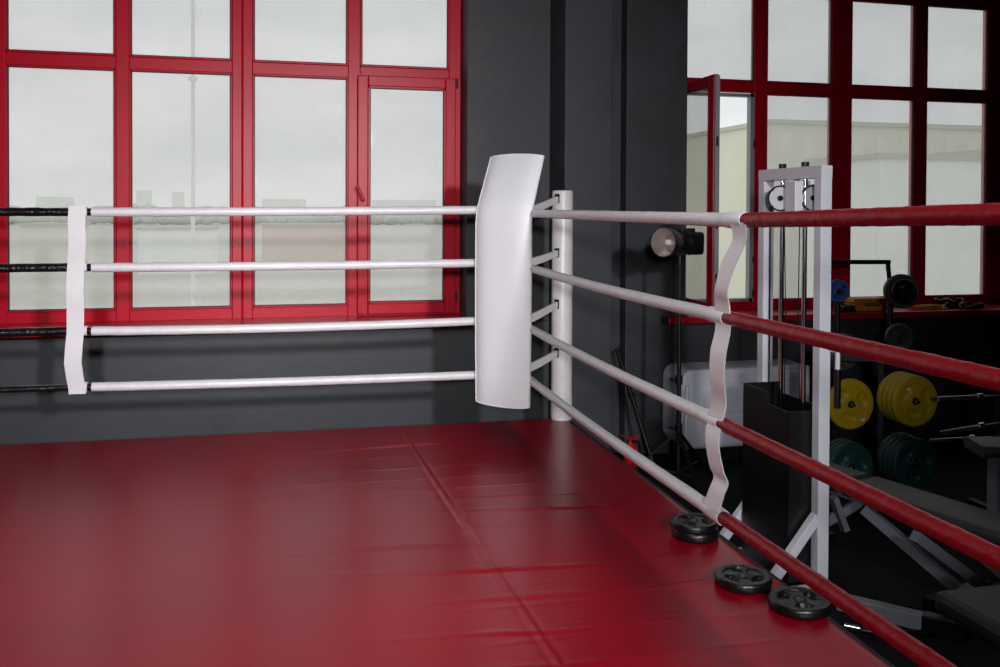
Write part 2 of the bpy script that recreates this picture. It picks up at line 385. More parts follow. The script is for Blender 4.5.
bld(880, 990, 160, 62, 10, 'low pale building with a flat roof in front of the largest beige one', m='far')
bld(36, 66, 197, 760, 30, 'small hazy block on the skyline behind the leftmost big pane', m='far', roof=False)
bld(136, 147, 190, 770, 30, 'slim hazy tower on the skyline just right of the narrow red upright', m='far', roof=False)
bld(172, 181, 192, 750, 30, 'hazy tower on the skyline beside the thin grey mast', m='far', roof=False)
bld(262, 306, 199, 730, 30, 'hazy block on the skyline behind the third pane', m='far', roof=False)
bld(376, 436, 200, 710, 30, 'wide hazy block on the skyline behind the opening casement', m='far', roof=False)
bld(262, 346, 226, 190, 14, 'long low pale brick shed with a light roof below the skyline', m='brick')
bld(138, 214, 230, 160, 12, 'low white shed with a grey roof behind the second big pane', m='far')
bld(20, 76, 226, 170, 12, 'low beige shed behind the leftmost big pane', m='beige')
def trees(px0, px1, pytop, y, label):
    a = on_plane(px0, pytop, (0, 1, 0), y); b = on_plane(px1, pytop, (0, 1, 0), y); bm = new()
    n = int((b.x - a.x) / 9)
    for i in range(n):
        x = a.x + (b.x - a.x) * (i + .5) / n; h = (a.z - GZ) * random.uniform(.72, 1)
        r = random.uniform(7, 11)
        q = bmesh.ops.create_icosphere(bm, subdivisions=2, radius=1)['verts']
        for v in q:
            k = 1 + .25 * noise.noise(v.co * 2 + Vector((x, 0, 0)))
            v.co = Vector((x + v.co.x * r * k, y + v.co.y * r * k, GZ + h/2 + v.co.z * h/2 * k))
    o = tag(obj('tree_line', bm, M['foliage'], None, origin=((a.x+b.x)/2, y, GZ), smooth=True), label, 'trees'); o['kind'] = 'stuff'
trees(-30, 460, 202, 640, 'band of hazy trees along the skyline behind the left window')
bm = new(); a = on_plane(193, 200, (0, 1, 0), 11.5)
tube(bm, [(a.x, 11.5, GZ), (a.x, 11.5, 6.5)], .025, 12)
for z in (1.2, 3.4): box(bm, (a.x - .05, 11.45, z), (a.x + .05, 11.55, z + .04))
tag(obj('mast', bm, M['far'], None, origin=(a.x, 11.5, GZ), smooth=True), 'thin grey mast standing outside behind the second big pane', 'mast')

# ------------------------------------------------------------ ring platform
PHI = -.0202
A_ = Vector((math.cos(PHI), math.sin(PHI), 0)); B_ = Vector((math.sin(PHI), -math.cos(PHI), 0))
RC = Vector((1.473, 5.389, 0))          # corner of the rope square
MC = Vector((1.9158, 5.8136, 0))        # corner of the canvas
MZ = .5
def rp_(u, v, z):                        # u metres left of the canvas corner, v towards the camera
    return MC - A_*u + B_*v + Vector((0, 0, z))
root = thing('boxing_ring', 'raised boxing ring platform covered with wrinkled red vinyl', 'boxing ring', (MC - A_*3 + B_*3))
bm = new(); UU, VV = 6.1, 6.3
us = sorted([0, .008, .02, .04] + [q for q in (.06 + i*.035 for i in range(172)) if not .90 < q < 1.18] + [.902 + i*.0055 for i in range(51)])
vs = [0, .008, .02, .04] + [.06 + i*.0125 for i in range(497)]
def height(u, v):
    x = -u; z = 0
    e = min(u, v); 
    if e < .04: z -= .04 * (1 - math.sqrt(max(0, 1 - (1 - e/.04)**2)))
    fade = min(1, e/.25)
    s = abs(u - 1.13 + .038*v - .006*math.sin(v*1.3))
    z += .0022 * math.exp(-(s/.009)**2) - .0012*math.exp(-((s-.022)/.010)**2)                                    # lapped seam
    # creases running off the seam and in from the edge
    seamk = math.exp(-max(0, s - .05) / (.28 if u > 1.13 else .55))
    ph = v*15 + 2.6*noise.noise(Vector((u*.5, v*1.1, 3))) + .5*noise.noise(Vector((u*2.1, v*2.0, 4))) + .9*u
    ridge = max(0, 1 - abs(math.sin(ph))*3.2)**1.5 * max(0, .35 + 1.5*noise.noise(Vector((u*1.0, ph/PI*.9, 11))))
    ph2 = v*37 + 3.0*noise.noise(Vector((u*.7 + 9, v*1.7, 7))) + .6*u
    r2 = max(0, 1 - abs(math.sin(ph2))*2.2)**1.3 * max(0, .2 + 1.6*noise.noise(Vector((u*1.6, ph2/PI*.9, 31))))
    gate = max(0, min(1, .5 + 1.4*noise.noise(Vector((u*.8, v*1.1, 21)))))
    z += fade * (.0115*ridge*seamk + .0052*r2*seamk*gate)
    edgek = math.exp(-u/.35)
    z += fade * .0045 * ridge * edgek
    z += .002 * noise.noise(Vector((u*.6, v*.7, 1))) + .0003*noise.noise(Vector((u*2.5, v*3.1, 5)))
    return z
grid = [[bm.verts.new(rp_(u, v, MZ + height(u, v))) for v in vs] for u in us]
for i in range(len(us)-1):
    for j in range(len(vs)-1): bm.faces.new((grid[i][j], grid[i+1][j], grid[i+1][j+1], grid[i][j+1]))
# edge drop down the two visible sides
def drop(line, out):
    dn = [bm.verts.new(v.co + Vector((0, 0, -.06)) + out*.004) for v in line]
    for i in range(len(line)-1): bm.faces.new((line[i], line[i+1], dn[i+1], dn[i]))
drop(grid[0], A_); drop([g[0] for g in grid], -B_)
obj('canvas', bm, M['canvas'], root, smooth=True, angle=80)
bm = new(); P = [rp_(-.02, -.02, 0), rp_(UU, -.02, 0), rp_(UU, VV, 0), rp_(-.02, VV, 0)]
def slab(bm, P, z0, z1):
    A = [bm.verts.new((p.x, p.y, z0)) for p in P]; B = [bm.verts.new((p.x, p.y, z1)) for p in P]
    bm.faces.new(A[::-1]); bm.faces.new(B)
    for i in range(4): bm.faces.new((A[i], A[(i+1) % 4], B[(i+1) % 4], B[i]))
slab(bm, [rp_(-.035, -.035, 0), rp_(UU, -.035, 0), rp_(UU, VV, 0), rp_(-.035, VV, 0)], .36, MZ - .03); obj('edge_trim', bm, M['navy'], root, bevel=.01)
bm = new(); slab(bm, P, 0, .36); obj('skirt', bm, M['black_vinyl'], root)

# ------------------------------------------------------------ corner post
pc = pz(562.5, 416.5, 1); pc = on_plane(562.5, 413, (0, 0, 1), MZ); pc = Vector((1.862, 5.768, MZ))
root = thing('corner_post', 'round white steel corner post behind the padded ring corner', 'ring post', pc)
T = Matrix.Translation(pc)
bm = new(); lathe(bm, [(0, 0), (.069, 0), (.069, 1.495), (.066, 1.507), (.0, 1.511)], T, 36); obj('pole', bm, M['post'], root, smooth=True)
bm = new(); lathe(bm, [(.069, .02), (.0715, .022), (.0715, .145), (.069, .147)], T, 36); obj('base_sleeve', bm, M['post'], root, smooth=True)
bm = new()
for z in (1.06, 1.385-.27, .73, .41):
    pass
bm.free()
slotz = [1.455, 1.10, .765, .445]
di = (RC - Vector((pc.x, pc.y, 0))).normalized(); sd = Vector((-di.y, di.x, 0))
for z in slotz:
    bm = new(); c = pc + Vector((0, 0, z)) + di*.067
    box(bm, (-.008, -.014, -.03), (.012, .014, .03), Matrix.Translation(c) @ Matrix.Rotation(math.atan2(di.y, di.x), 4, 'Z'))
    obj('eye_bracket', bm, M['black_metal'], root)

# ------------------------------------------------------------ ropes
ROPE_Z = [(1.858, 1.860, 1.850, 1.876), (1.545, 1.545, 1.536, 1.548), (1.205, 1.190, 1.188, 1.195), (.900, .888, .886, .900)]
# per rope: z at far left, at the corner, at right strap, at right near end
STRAP_L = 2.51; STRAP_R = [2.78, 2.66, 2.63, 2.645]
order = ['topmost', 'second', 'third', 'lowest']
def rough_r(seed, amp, crease=0):
    def f(i, k): return 1 + amp*noise.noise(Vector((i*.35 + seed, math.cos(k*.5)*1.5, math.sin(k*.5)*1.5))) + (crease*(1 if (i % 9) == 0 else 0))
    return f
def left_pt(u, z, sag=.0): return RC - A_*u + Vector((0, 0, z))
def right_pt(v, z): return RC + B_*v + Vector((0, 0, z))
LMEAS = [(212, 211.5, 210), (267.5, 266, 263), (331, 328, 321), (387, 382, 375)]
for i in range(4):
    def zl(u):      # height along the left ropes from the measured sag
        zs = []
        for px, py in zip((90, 280, 475), LMEAS[i]):
            p = on_plane(px, py, B_, B_.dot(RC)); zs.append(((RC - p).dot(A_), p.z))
        (u0, z0), (u1, z1), (u2, z2) = zs
        return z0*(u-u1)*(u-u2)/((u0-u1)*(u0-u2)) + z1*(u-u0)*(u-u2)/((u1-u0)*(u1-u2)) + z2*(u-u0)*(u-u1)/((u2-u0)*(u2-u1)) if u < 2.6 else zl(2.59)
    root = thing('ring_rope', ['topmost', 'second from top', 'third from top', 'lowest'][i] + ' rope of the far ring side, white and black, before the window', 'ring rope', left_pt(2.5, zl(2.5)))
    def seg(name, u0, u1, r, m, am, cr, st=.03):
        n = max(4, int((u1-u0)/st)); bm = new()
        tube(bm, [left_pt(u0 + (u1-u0)*k/n, zl(u0 + (u1-u0)*k/n)) for k in range(n+1)], r, 18, rf=rough_r(i*31 + u0*7, am, cr)); return obj(name, bm, M[m], root, smooth=True, angle=60)
    seg('white_sleeve', .10, STRAP_L - .075, .0255, 'white_rope', .05, 0)
    seg('rope_core', STRAP_L - .075, STRAP_L + .05, .0215, 'black_rope', .02, 0)
    seg('black_sleeve', STRAP_L + .05, 5.3, .0235 if i < 3 else .018, 'black_rope', .16, .04, .022)
for i in range(4):
    zc, zs, ze = ROPE_Z[i][1] , ROPE_Z[i][2], ROPE_Z[i][3]
    vs_ = STRAP_R[i]; vend = 5.25
    def zr(v):
        if v < vs_: t = v/vs_; return zc + (zs-zc)*t - .012*math.sin(PI*t)*(1 if i else 0)
        t = (v - vs_)/(3.88 - vs_); return zs + (ze - zs)*t
    root = thing('ring_rope', ['topmost', 'second from top', 'third from top', 'lowest'][i] + ' rope of the right ring side, white then red towards the camera', 'ring rope', right_pt(2.6, zs))
    def seg(name, v0, v1, r, m, am, cr, st=.03, sg=20):
        n = max(4, int((v1-v0)/st)); bm = new()
        tube(bm, [right_pt(v0 + (v1-v0)*k/n, zr(v0 + (v1-v0)*k/n)) for k in range(n+1)], r, sg, rf=rough_r(i*17 + v0*5 + 90, am, cr)); return obj(name, bm, M[m], root, smooth=True, angle=60)
    vsw = vs_ + (.055 if i else .06)
    seg('white_sleeve', .10, vsw, .0232, 'white_rope', .05, 0)
    seg('red_sleeve', vsw, vend, .0225, 'red_rope', .07, .03, .012, 22)
    RZR = zr

# turnbuckle straps from the ropes' corner to the post
for i in range(4):
    zc = ROPE_Z[i][1]; bm = new()
    a = RC + Vector((0, 0, zc)) - di*.03; b = pc + di*.069 + Vector((0, 0, slotz[i])); m_ = (a+b)/2 + Vector((0, 0, -.006))
    s2_ = Vector((0, 0, 1))
    pts = [a, m_, b - di*.02, b]
    hw = [.026, .024, .02, .015]
    rows = []
    for p, h in zip(pts, hw):
        rows.append([bm.verts.new(p + sd*sx + s2_*sz) for sx, sz in ((-.011, -h), (.011, -h), (.011, h), (-.011, h))])
    for r0, r1 in zip(rows, rows[1:]):
        for k in range(4): bm.faces.new((r0[k], r0[(k+1) % 4], r1[(k+1) % 4], r1[k]))
    bm.faces.new(rows[0][::-1]); bm.faces.new(rows[-1])
    tag(obj('turnbuckle_strap', bm, M['post'], None, origin=b, bevel=.004), ['topmost', 'second from top', 'third from top', 'lowest'][i] + ' grey-white strap tying the rope corner to the white post', 'strap')

# corner pad, a bent cushion across the ropes' corner
def pad():
    prof = []     # (left px, right px at height) -> worked out in world: z, lean back
    nrm = Vector((-.707, -.707, 0)); sidev = Vector((.707, -.707, 0))
    base = RC + nrm * .24 + sidev * .017
    zs = [.735, .80, 1.0, 1.25, 1.5, 1.7, 1.80, 1.88, 1.94, 2.03, 2.12, 2.20]
    bm = new(); nu = 12; rings = []
    def lean(z): 
        t = max(0, z - 1.86)/.355; return -.165*t**1.0
    def width(z):
        t = abs(z - 1.5)/.8; return .188 - .008*t*t
    T = .032
    front, back = [], []
    for z in zs:
        k = lean(z); row_f, row_b = [], []
        for j in range(nu+1):
            q = -1 + 2*j/nu
            puff = .022*(1 - q**4)
            edge = min(1, (zs[-1]-z)/.05 + .35, (z - zs[0])/.05 + .35)
            c = base + sidev*(q*width(z)) + nrm*(k) + Vector((0, 0, z - .02*0))
            c += Vector((0, 0, (-.010*(1-q*q) if z < .77 else (.012*(1-q*q) if z > 2.15 else 0))))
            row_f.append(bm.verts.new(c + nrm*(puff*edge + .012*(1-abs(q)**6))))
            row_b.append(bm.verts.new(c - nrm*(T*(1-.5*abs(q)**6))))
        front.append(row_f); back.append(row_b)
    for a in range(len(zs)-1):
        for j in range(nu):
            bm.faces.new((front[a][j], front[a][j+1], front[a+1][j+1], front[a+1][j]))
            bm.faces.new((back[a][j+1], back[a][j], back[a+1][j], back[a+1][j+1]))
        bm.faces.new((front[a][0], front[a+1][0], back[a+1][0], back[a][0])); bm.faces.new((front[a+1][nu], front[a][nu], back[a][nu], back[a+1][nu]))
    for j in range(nu):
        bm.faces.new((front[0][j+1], front[0][j], back[0][j], back[0][j+1])); bm.faces.new((front[-1][j], front[-1][j+1], back[-1][j+1], back[-1][j]))
    outl = [v.co.copy() for v in front[0]] + [r[-1].co.copy() for r in front[1:]] + [v.co.copy() for v in front[-1][::-1][1:]] + [r[0].co.copy() for r in front[::-1][1:]]
    root = thing('corner_pad', 'tall white padded cushion bent backwards at the top across the ring corner', 'corner pad', base + Vector((0, 0, zs[0])))
    obj('cushion', bm, M['pad'], root, smooth=True, angle=50)
    bm = new(); tube(bm, outl, .0042, 6, caps=False); obj('piping', bm, M['piping'], root, smooth=True)
    bm = new()
    for i in range(4):
        z = ROPE_Z[i][1]
        for sgn in (-1, 1):
            p = base + sidev*(sgn*.10) - nrm*.034 + Vector((0, 0, z)); q = (RC - A_*.14 if sgn < 0 else RC + B_*.14) + Vector((0, 0, z))
            beam(bm, p, q, .02, .03)
    obj('rope_tie', bm, M['white_strap'], root)
pad()

# spacer straps
def ribbon(bm, pts, widths, wdir, thick, tdir):
    rows = []
    for p, w_ in zip(pts, widths):
        rows.append([bm.verts.new(p + wdir*(w_/2*sx) + tdir*(thick/2*sy)) for sx, sy in ((-1, -1), (1, -1), (1, 1), (-1, 1))])
    for r0, r1 in zip(rows, rows[1:]):
        for k in range(4): bm.faces.new((r0[k], r0[(k+1) % 4], r1[(k+1) % 4], r1[k]))
    bm.faces.new(rows[0][::-1]); bm.faces.new(rows[-1])
# left strap
lp = [(77, 206), (76.5, 212), (76.5, 225), (77.5, 240), (76.5, 255), (75.5, 266), (75, 285), (75.5, 305), (75, 331), (74, 345), (73, 362), (75, 378), (76.5, 387), (77, 393)]
root = thing('spacer_strap', 'flat white strap joining the four far-side ropes left of the window upright', 'strap', left_pt(STRAP_L, .86))
wy = [0, .0, .012, .016, .008, 0, .014, .014, 0, .012, .016, .006, 0, 0]
pts = []
for (x, y), wv in zip(lp, wy): pts.append(on_plane(x + 1.6, y, B_, B_.dot(RC)) + B_*(.027 + wv))
bm = new(); ribbon(bm, pts, [.088]*len(pts), A_, .004, B_); obj('ribbon', bm, M['white_strap'], root, smooth=True, angle=60)
for i in range(4):
    p = on_plane(77, (212, 267.3, 330.8, 387)[i], B_, B_.dot(RC)); bm = new()
    p = p - A_*.0 + A_*.008; tube(bm, [p - A_*.046, p + A_*.046], .0265, 20); obj('loop', bm, M['white_strap'], root, smooth=True)
# right strap
root = thing('spacer_strap', 'flat white strap joining the four right-side ropes where white meets red', 'strap', right_pt(2.65, .86))
segs = []
for i in range(4): segs.append((STRAP_R[i], ROPE_Z[i][2]))
rc_ = [(737.5, 220), (736.5, 240), (730, 262), (724, 290), (721, 305), (720.5, 330), (720, 354), (719, 380), (716.5, 402), (714, 420), (715, 442), (717, 468), (718, 480), (717, 492), (714, 508)]
ws_ = [.105, .085, .095, .085, .10, .10, .105, .10, .10, .10, .095, .10, .10, .10, .11]
def catmull(P, n=5):
    out = []
    for k in range(len(P)-1):
        a, b, c, d = P[max(k-1, 0)], P[k], P[k+1], P[min(k+2, len(P)-1)]
        for m in range(n):
            t = m/n; out.append(tuple(.5*((2*b[i]) + (-a[i]+c[i])*t + (2*a[i]-5*b[i]+4*c[i]-d[i])*t*t + (-a[i]+3*b[i]-3*c[i]+d[i])*t**3) for i in range(len(b))))
    return out + [P[-1]]
cm = catmull([(x, y, w_, .010*math.sin(k*1.7)) for k, ((x, y), w_) in enumerate(zip(rc_, ws_))])
pts = [on_plane(x, y, A_, A_.dot(RC) - .022) + A_*o_ for x, y, w_, o_ in cm]
ws = [q[2]*.86 for q in cm]
wd = (B_ + A_*.08).normalized(); bm = new(); ribbon(bm, pts, ws, wd, .004, Vector((-wd.y, wd.x, 0))); obj('ribbon', bm, M['white_strap'], root, smooth=True, angle=60)
for i in range(4):
    v, z = segs[i]; bm = new()
    n = 10; tube(bm, [right_pt(v - .06 + .12*k/n, z) for k in range(n+1)], [.0252 + .002*math.sin(PI*k/n) for k in range(n+1)], 20)
    obj('loop', bm, M['white_strap'], root, smooth=True)

# ------------------------------------------------------------ weight plates
def plate_bm(r, th, grips=3, knurl=False, M4=Matrix.Identity(4)):
    bm = new(); seg = 72
    rr = [0.12, .13, .20, .22, .27, .33, .40, .47, .54, .60, .66, .70, .72, .80, .88, .94, .98, 1.0]
    def top(rho, t):
        z = .36
        if rho < .14: z = .30
        elif rho < .21: z = .46                    # hub collar
        elif rho < .28: z = .40
        elif rho > .94: z = .38
        elif rho > .72: z = .5
        elif rho > .70: z = .46
        if grips and .34 < rho < .70:
            for g in range(grips):
                a = (t - g*2*PI/grips - .35 + PI) % (2*PI) - PI
                k = 1 - (abs(a)/.56)**3 - (abs(rho - .52)/.17)**3
                if k > 0: z = min(z, .36 - .34*min(1, k*1.6))
        if knurl and .72 < rho < .96 and int((t % (2*PI))/(2*PI)*36) % 2 and (t % (2*PI/3)) < 1.3: z += .03
        return z * th
    for sgn in (1, -1):
        rings = []
        for q in rr:
            rings.append([bm.verts.new(M4 @ Vector((q*r*math.cos(2*PI*k/seg), q*r*math.sin(2*PI*k/seg), sgn*top(q, 2*PI*k/seg + (.0)) * (1 if q < 1 else .62)))) for k in range(seg)])
        for a, b in zip(rings, rings[1:]):
            for k in range(seg): bm.faces.new((a[k], a[(k+1) % seg], b[(k+1) % seg], b[k]))
        if sgn == 1: t_in, t_out = rings[0], rings[-1]
        else:
            for k in range(seg):
                bm.faces.new((t_in[k], t_in[(k+1) % seg], rings[0][(k+1) % seg], rings[0][k])); bm.faces.new((t_out[k], t_out[(k+1) % seg], rings[-1][(k+1) % seg], rings[-1][k]))
    return bm
def plate(name, label, r, th, m, hub, group, loc, rot, bore=.12):
    root = thing(name, label, 'weight plate', loc, group); root.rotation_euler = rot
    obj('disc', plate_bm(r, th, 3, True), M[m], root, smooth=True, angle=35, local=True)
    bm = new(); lathe(bm, [(r*.085, -th*.4), (r*.085, th*.475), (r*.14, th*.475), (r*.14, -th*.4), (r*.085, -th*.4)], Matrix.Identity(4), 32); obj('hub_ring', bm, M[hub], root, smooth=True, local=True)
    return root
spots = [((1.742, 3.545, MZ + .020), .3, 'black rubber weight plate on the red canvas, bottom of the farthest pair', .099, .036),
         ((1.737, 3.552, MZ + .053), 1.4, 'black rubber weight plate lying on top of another near the white strap', .099, .032),
         ((1.690, 3.045, MZ + .021), .9, 'single black weight plate on the red canvas, middle of the three spots', .104, .034),
         ((1.778, 2.812, MZ + .021), 2.0, 'black weight plate on the red canvas nearest the camera, under the lowest red rope', .106, .034)]
first = None
for loc, rz, lab, r, th in spots:
    if first is None: first = plate('weight_plate', lab, r, th, 'black_rubber', 'dark_plate', 'black weight plates on the canvas edge', loc, (0, 0, rz)); r0, th0 = r, th
    else: copy_thing(first, loc, (0, 0, rz), lab, (r/r0, r/r0, th/th0))

# ------------------------------------------------------------ cable machine
X0, Y0, Y1, ZM = 2.585, 3.92, 4.445, 2.10
root = thing('cable_machine', 'pale grey cable column machine with chrome guide rods and black shroud', 'exercise machine', (X0, (Y0+Y1)/2, 0))
for y in (Y0, Y1):
    bm = new(); beam(bm, (X0, y, .05), (X0, y, ZM - .06), .06, .06, rnd=.004); obj('upright', bm, M['machine'], root)
    bm = new(); beam(bm, (X0 - .36, y, .03), (X0 + .03, y, .03), .06, .06, rnd=.004); obj('foot', bm, M['machine'], root)
    bm = new(); beam(bm, (X0 - .02, y, .40), (X0 - .30, y, .05), .045, .045, rnd=.004); obj('brace', bm, M['machine'], root)
bm = new(); beam(bm, (X0, Y0 - .03, ZM - .03), (X0, Y1 + .03, ZM - .03), .06, .06, rnd=.004); obj('top_beam', bm, M['machine'], root)
bm = new(); beam(bm, (X0, Y0, .08), (X0, Y1, .08), .06, .06, rnd=.004); obj('base_beam', bm, M['machine'], root)
for y in (4.285, 4.075):
    bm = new(); tube(bm, [(X0, y, .08), (X0, y, ZM + .01)], .0125, 14); obj('guide_rod', bm, M['chrome'], root, smooth=True)
    bm = new(); tube(bm, [(X0, y, ZM), (X0, y, ZM + .025)], .019, 10); obj('rod_nut', bm, M['black_metal'], root)
def pulley(y, x, r=.068):
    d = Vector((-.75, -.66, 0)).normalized(); c = Vector((x, y, 1.945))
    bm = new(); T = axis_mat(c, d)
    lathe(bm, [(.0, -.016), (r, -.016), (r, -.010), (r*.84, -.004), (r*.84, .004), (r, .010), (r, .016), (.0, .016)], T, 36)
    p = obj('pulley', bm, M['machine'], root, smooth=True)
    bm = new(); lathe(bm, [(r*.98, .0165), (r*.98, .0185), (r*.86, .0185), (r*.86, .0165)], T, 36); lathe(bm, [(0, .016), (.014, .016), (.014, .024), (0, .024)], T, 12)
    for k in range(4):
        t = PI/4 + k*PI/2; tube(bm, [T @ Vector((math.cos(t)*r*.9, math.sin(t)*r*.9, .014)), T @ Vector((math.cos(t)*r*.9, math.sin(t)*r*.9, .020))], .007, 8)
    obj('pulley_groove', bm, M['black_metal'], p, smooth=True)
pulley(4.215, X0 - .045); pulley(4.045, X0 + .035)
bm = new(); d = Vector((-.75, -.66, 0)).normalized(); T = axis_mat(Vector((X0 - .01, 4.16, 1.945)), d)
box(bm, (X0 - .055, 4.075, 1.86), (X0 - .01, 4.17, 2.03)); box(bm, (X0 - .01, 4.075, 1.95), (X0 + .03, 4.26, 2.03)); obj('pulley_housing', bm, M['machine'], root, bevel=.004)
bm = new(); tube(bm, [(X0, 4.18, 2.03), (X0, 4.18, 2.045)], .03, 14); obj('housing_cap', bm, M['machine'], root)
bm = new(); tube(bm, [(X0 - .04, 4.20, 1.90), (X0 - .0, 4.24, 1.3), (X0, 4.25, .9)], .003, 6); tube(bm, [(X0, 4.12, 1.90), (X0 - .01, 4.11, 1.3), (X0, 4.105, .9)], .003, 6); tube(bm, [(X0, 4.40, 1.99), (X0, 4.40, .6)], .004, 6)
obj('cable', bm, M['black_metal'], root, smooth=True)
bm = new()
t_ = .006
xa = 2.435
xr = 2.66; ya, ym, yb = 3.962, 4.154, 4.405
box(bm, (xa, ya, .065), (xa + t_, ym, .905)); box(bm, (xa, ya, .065), (xr, ya + t_, .905)); box(bm, (xa, ym, .065), (xa + t_, yb, .965)); box(bm, (xr, ya, .065), (xr + t_, yb, .905)); box(bm, (xa, yb - t_, .065), (xr, yb, .965))
obj('shroud', bm, M['black_metal'], root, bevel=.002)
for k in range(12):
    bm = new(); box(bm, (2.46, 3.99, .10 + k*.035), (2.64, 4.37, .131 + k*.035)); obj('weight_block', bm, M['black_metal'], root, bevel=.003)
# hanging handle on the near upright
q0 = Vector((X0 + .02, Y0 - .045, 1.215))
bm = new(); tube(bm, [q0, q0 + Vector((.022, 0, 0)), q0 + Vector((.034, 0, -.010)), q0 + Vector((.038, 0, -.03)), q0 + Vector((.038, 0, -.10))], .012, 12); hk = obj('handle', bm, M['machine'], root, smooth=True)
bm = new(); tube(bm, [q0 + Vector((.038, 0, -.095 - .0375*k/2)) for k in range(11)], [.016 + .0015*(k % 2) for k in range(11)], 14); obj('grip', bm, M['black_rubber'], hk, smooth=True)

# ------------------------------------------------------------ light stand with flash head
base = Vector((2.70, 5.74, 0)); hp = pz(680, 243, 6.05); hp = Vector((hp.x, hp.y, hp.z)); base = Vector((hp.x, hp.y, 0))
root = thing('light_stand', 'black telescopic light stand holding the flash head beside the dark wall', 'light stand', base)
for name, z0, z1, r in (('lower_tube', .12, .62, .017), ('middle_tube', .60, 1.10, .0145), ('upper_tube', 1.08, hp.z - .075, .011)):
    bm = new(); tube(bm, [base + Vector((0, 0, z0)), base + Vector((0, 0, z1))], r, 14); obj(name, bm, M['black_metal'], root, smooth=True)
for z in (.44, .76):
    bm = new(); tube(bm, [base + Vector((0, 0, z - .03)), base + Vector((0, 0, z + .03))], .024, 12); tube(bm, [base + Vector((0, 0, z)), base + Vector((-.05, -.01, z)), base + Vector((-.065, -.012, z + .01))], [.006, .006, .014], 10); obj('clamp_knob', bm, M['black_metal'], root, smooth=True)
for k in range(3):
    t = .5 + k*2*PI/3; e = base + Vector((math.cos(t)*.42, math.sin(t)*.42, .012)); bm = new()
    beam(bm, base + Vector((math.cos(t)*.02, math.sin(t)*.02, .40)), e, .022, .012); l = obj('leg', bm, M['black_metal'], root)
    bm = new(); beam(bm, base + Vector((math.cos(t)*.015, math.sin(t)*.015, .14)), base.lerp(e, .55) + Vector((0, 0, .175)), .016, .008); obj('brace', bm, M['black_metal'], l)
dirv = (Vector((-1.15, -.82, .08))).normalized(); right_ = dirv.cross(Vector((0, 0, 1))).normalized()
fc = pz(663, 242, 5.92)
bd = pz(697, 238, 6.12); dirv = Vector((-.84, -.54, .04)).normalized()
root = thing('flash_head', 'black studio flash head with a round silver reflector on the stand', 'studio flash', hp)
T = axis_mat(hp + Vector((-.012, 0, .002)) + dirv*.035, dirv)
bm = new(); lathe(bm, [(0, -.12), (.06, -.12), (.068, -.10), (.070, -.04), (.062, .02), (0, .02)], T, 28); beam(bm, T @ Vector((0, 0, -.06)), T @ Vector((0, 0, -.255)), .125, .155, rnd=.025); obj('body', bm, M['black_metal'], root, smooth=True)
bm = new(); lathe(bm, [(.060, .02), (.070, .025), (.091, .10), (.098, .14), (.095, .14), (.088, .10), (.066, .04), (.0, .035)], T, 40); obj('reflector', bm, M['reflector'], root, smooth=True)
bm = new(); lathe(bm, [(.064, .015), (.074, .02), (.0935, .10), (.0985, .14), (.0985, .145), (.094, .145)], T, 40); obj('reflector_rim', bm, M['black_metal'], root, smooth=True)
bm = new(); lathe(bm, [(.0, .03), (.022, .035), (.024, .07), (.016, .095), (0, .10)], T, 20); obj('flash_tube', bm, M['bulb'], root, smooth=True)
bm = new(); box(bm, (-.025, -.02, -.085), (.025, .02, -.05), Matrix.Translation(hp)); tube(bm, [hp + Vector((.03, 0, -.06)), hp + Vector((.08, .02, -.07))], [.008, .014], 10); obj('tilt_bracket', bm, M['black_metal'], root)
bm = new(); T2 = axis_mat(hp + Vector((0, 0, .07)) - dirv*.08, (0, 0, 1)); box(bm, (-.05, -.03, 0), (.05, .03, .03), T2); obj('top_handle', bm, M['black_metal'], root, bevel=.006)

# ------------------------------------------------------------ leaning bar and extinguisher
a = pz(620, 352, 6.62); a.y = min(a.y, 6.50); b = on_plane(655, 470, (0, 0, 1), .02); b = pz(652, 462, 6.15)
b = Vector((b.x, b.y, 0.02))
b = Vector((2.66, 6.05, .015)); a = Vector((2.535, 6.50, .83))
root = thing('leaning_bar', 'thin black metal bar leaning against the dark wall behind the ring post', 'bar', b)
bm = new(); tube(bm, [a, b], .016, 12); obj('shaft', bm, M['black_metal'], root, smooth=True)
dd = (b - a).normalized(); bm = new(); tube(bm, [a + dd*.35, a + dd*.39], .021, 12); obj('collar', bm, M['black_rubber'], root, smooth=True)
bm = new(); tube(bm, [b - dd*.05, b - dd*.01], .022, 12); obj('foot_cap', bm, M['black_rubber'], root, smooth=True)

eb = Vector((2.47, 6.06, 0)); T = Matrix.Translation(eb)
ext_n0 = len(bpy.data.objects)
root = thing('fire_extinguisher', 'red fire extinguisher standing on the floor beyond the ring edge', 'fire extinguisher', eb)
bm = new(); lathe(bm, [(0, 0), (.056, 0), (.060, .01), (.060, .27), (.052, .305), (.028, .33), (.022, .345), (0, .345)], T, 30); obj('cylinder', bm, M['ext_red'], root, smooth=True)
bm = new(); lathe(bm, [(0, .34), (.02, .34), (.02, .375), (0, .375)], T, 16); obj('valve', bm, M['steel'], root, smooth=True)
bm = new(); beam(bm, eb + Vector((-.02, 0, .375)), eb + Vector((.075, .0, .385)), .02, .008); beam(bm, eb + Vector((-.02, 0, .395)), eb + Vector((-.085, -.0, .425)), .02, .008); beam(bm, eb + Vector((-.03, 0, .39)), eb + Vector((.07, 0, .42)), .02, .008); obj('lever', bm, M['ext_red'], root)
bm = new(); tube(bm, [eb + Vector((.02, 0, .36)), eb + Vector((.07, -.01, .35)), eb + Vector((.085, -.01, .27)), eb + Vector((.078, -.01, .12))], .009, 10); obj('hose', bm, M['black_rubber'], root, smooth=True)

root.scale = (.85, .85, .68)

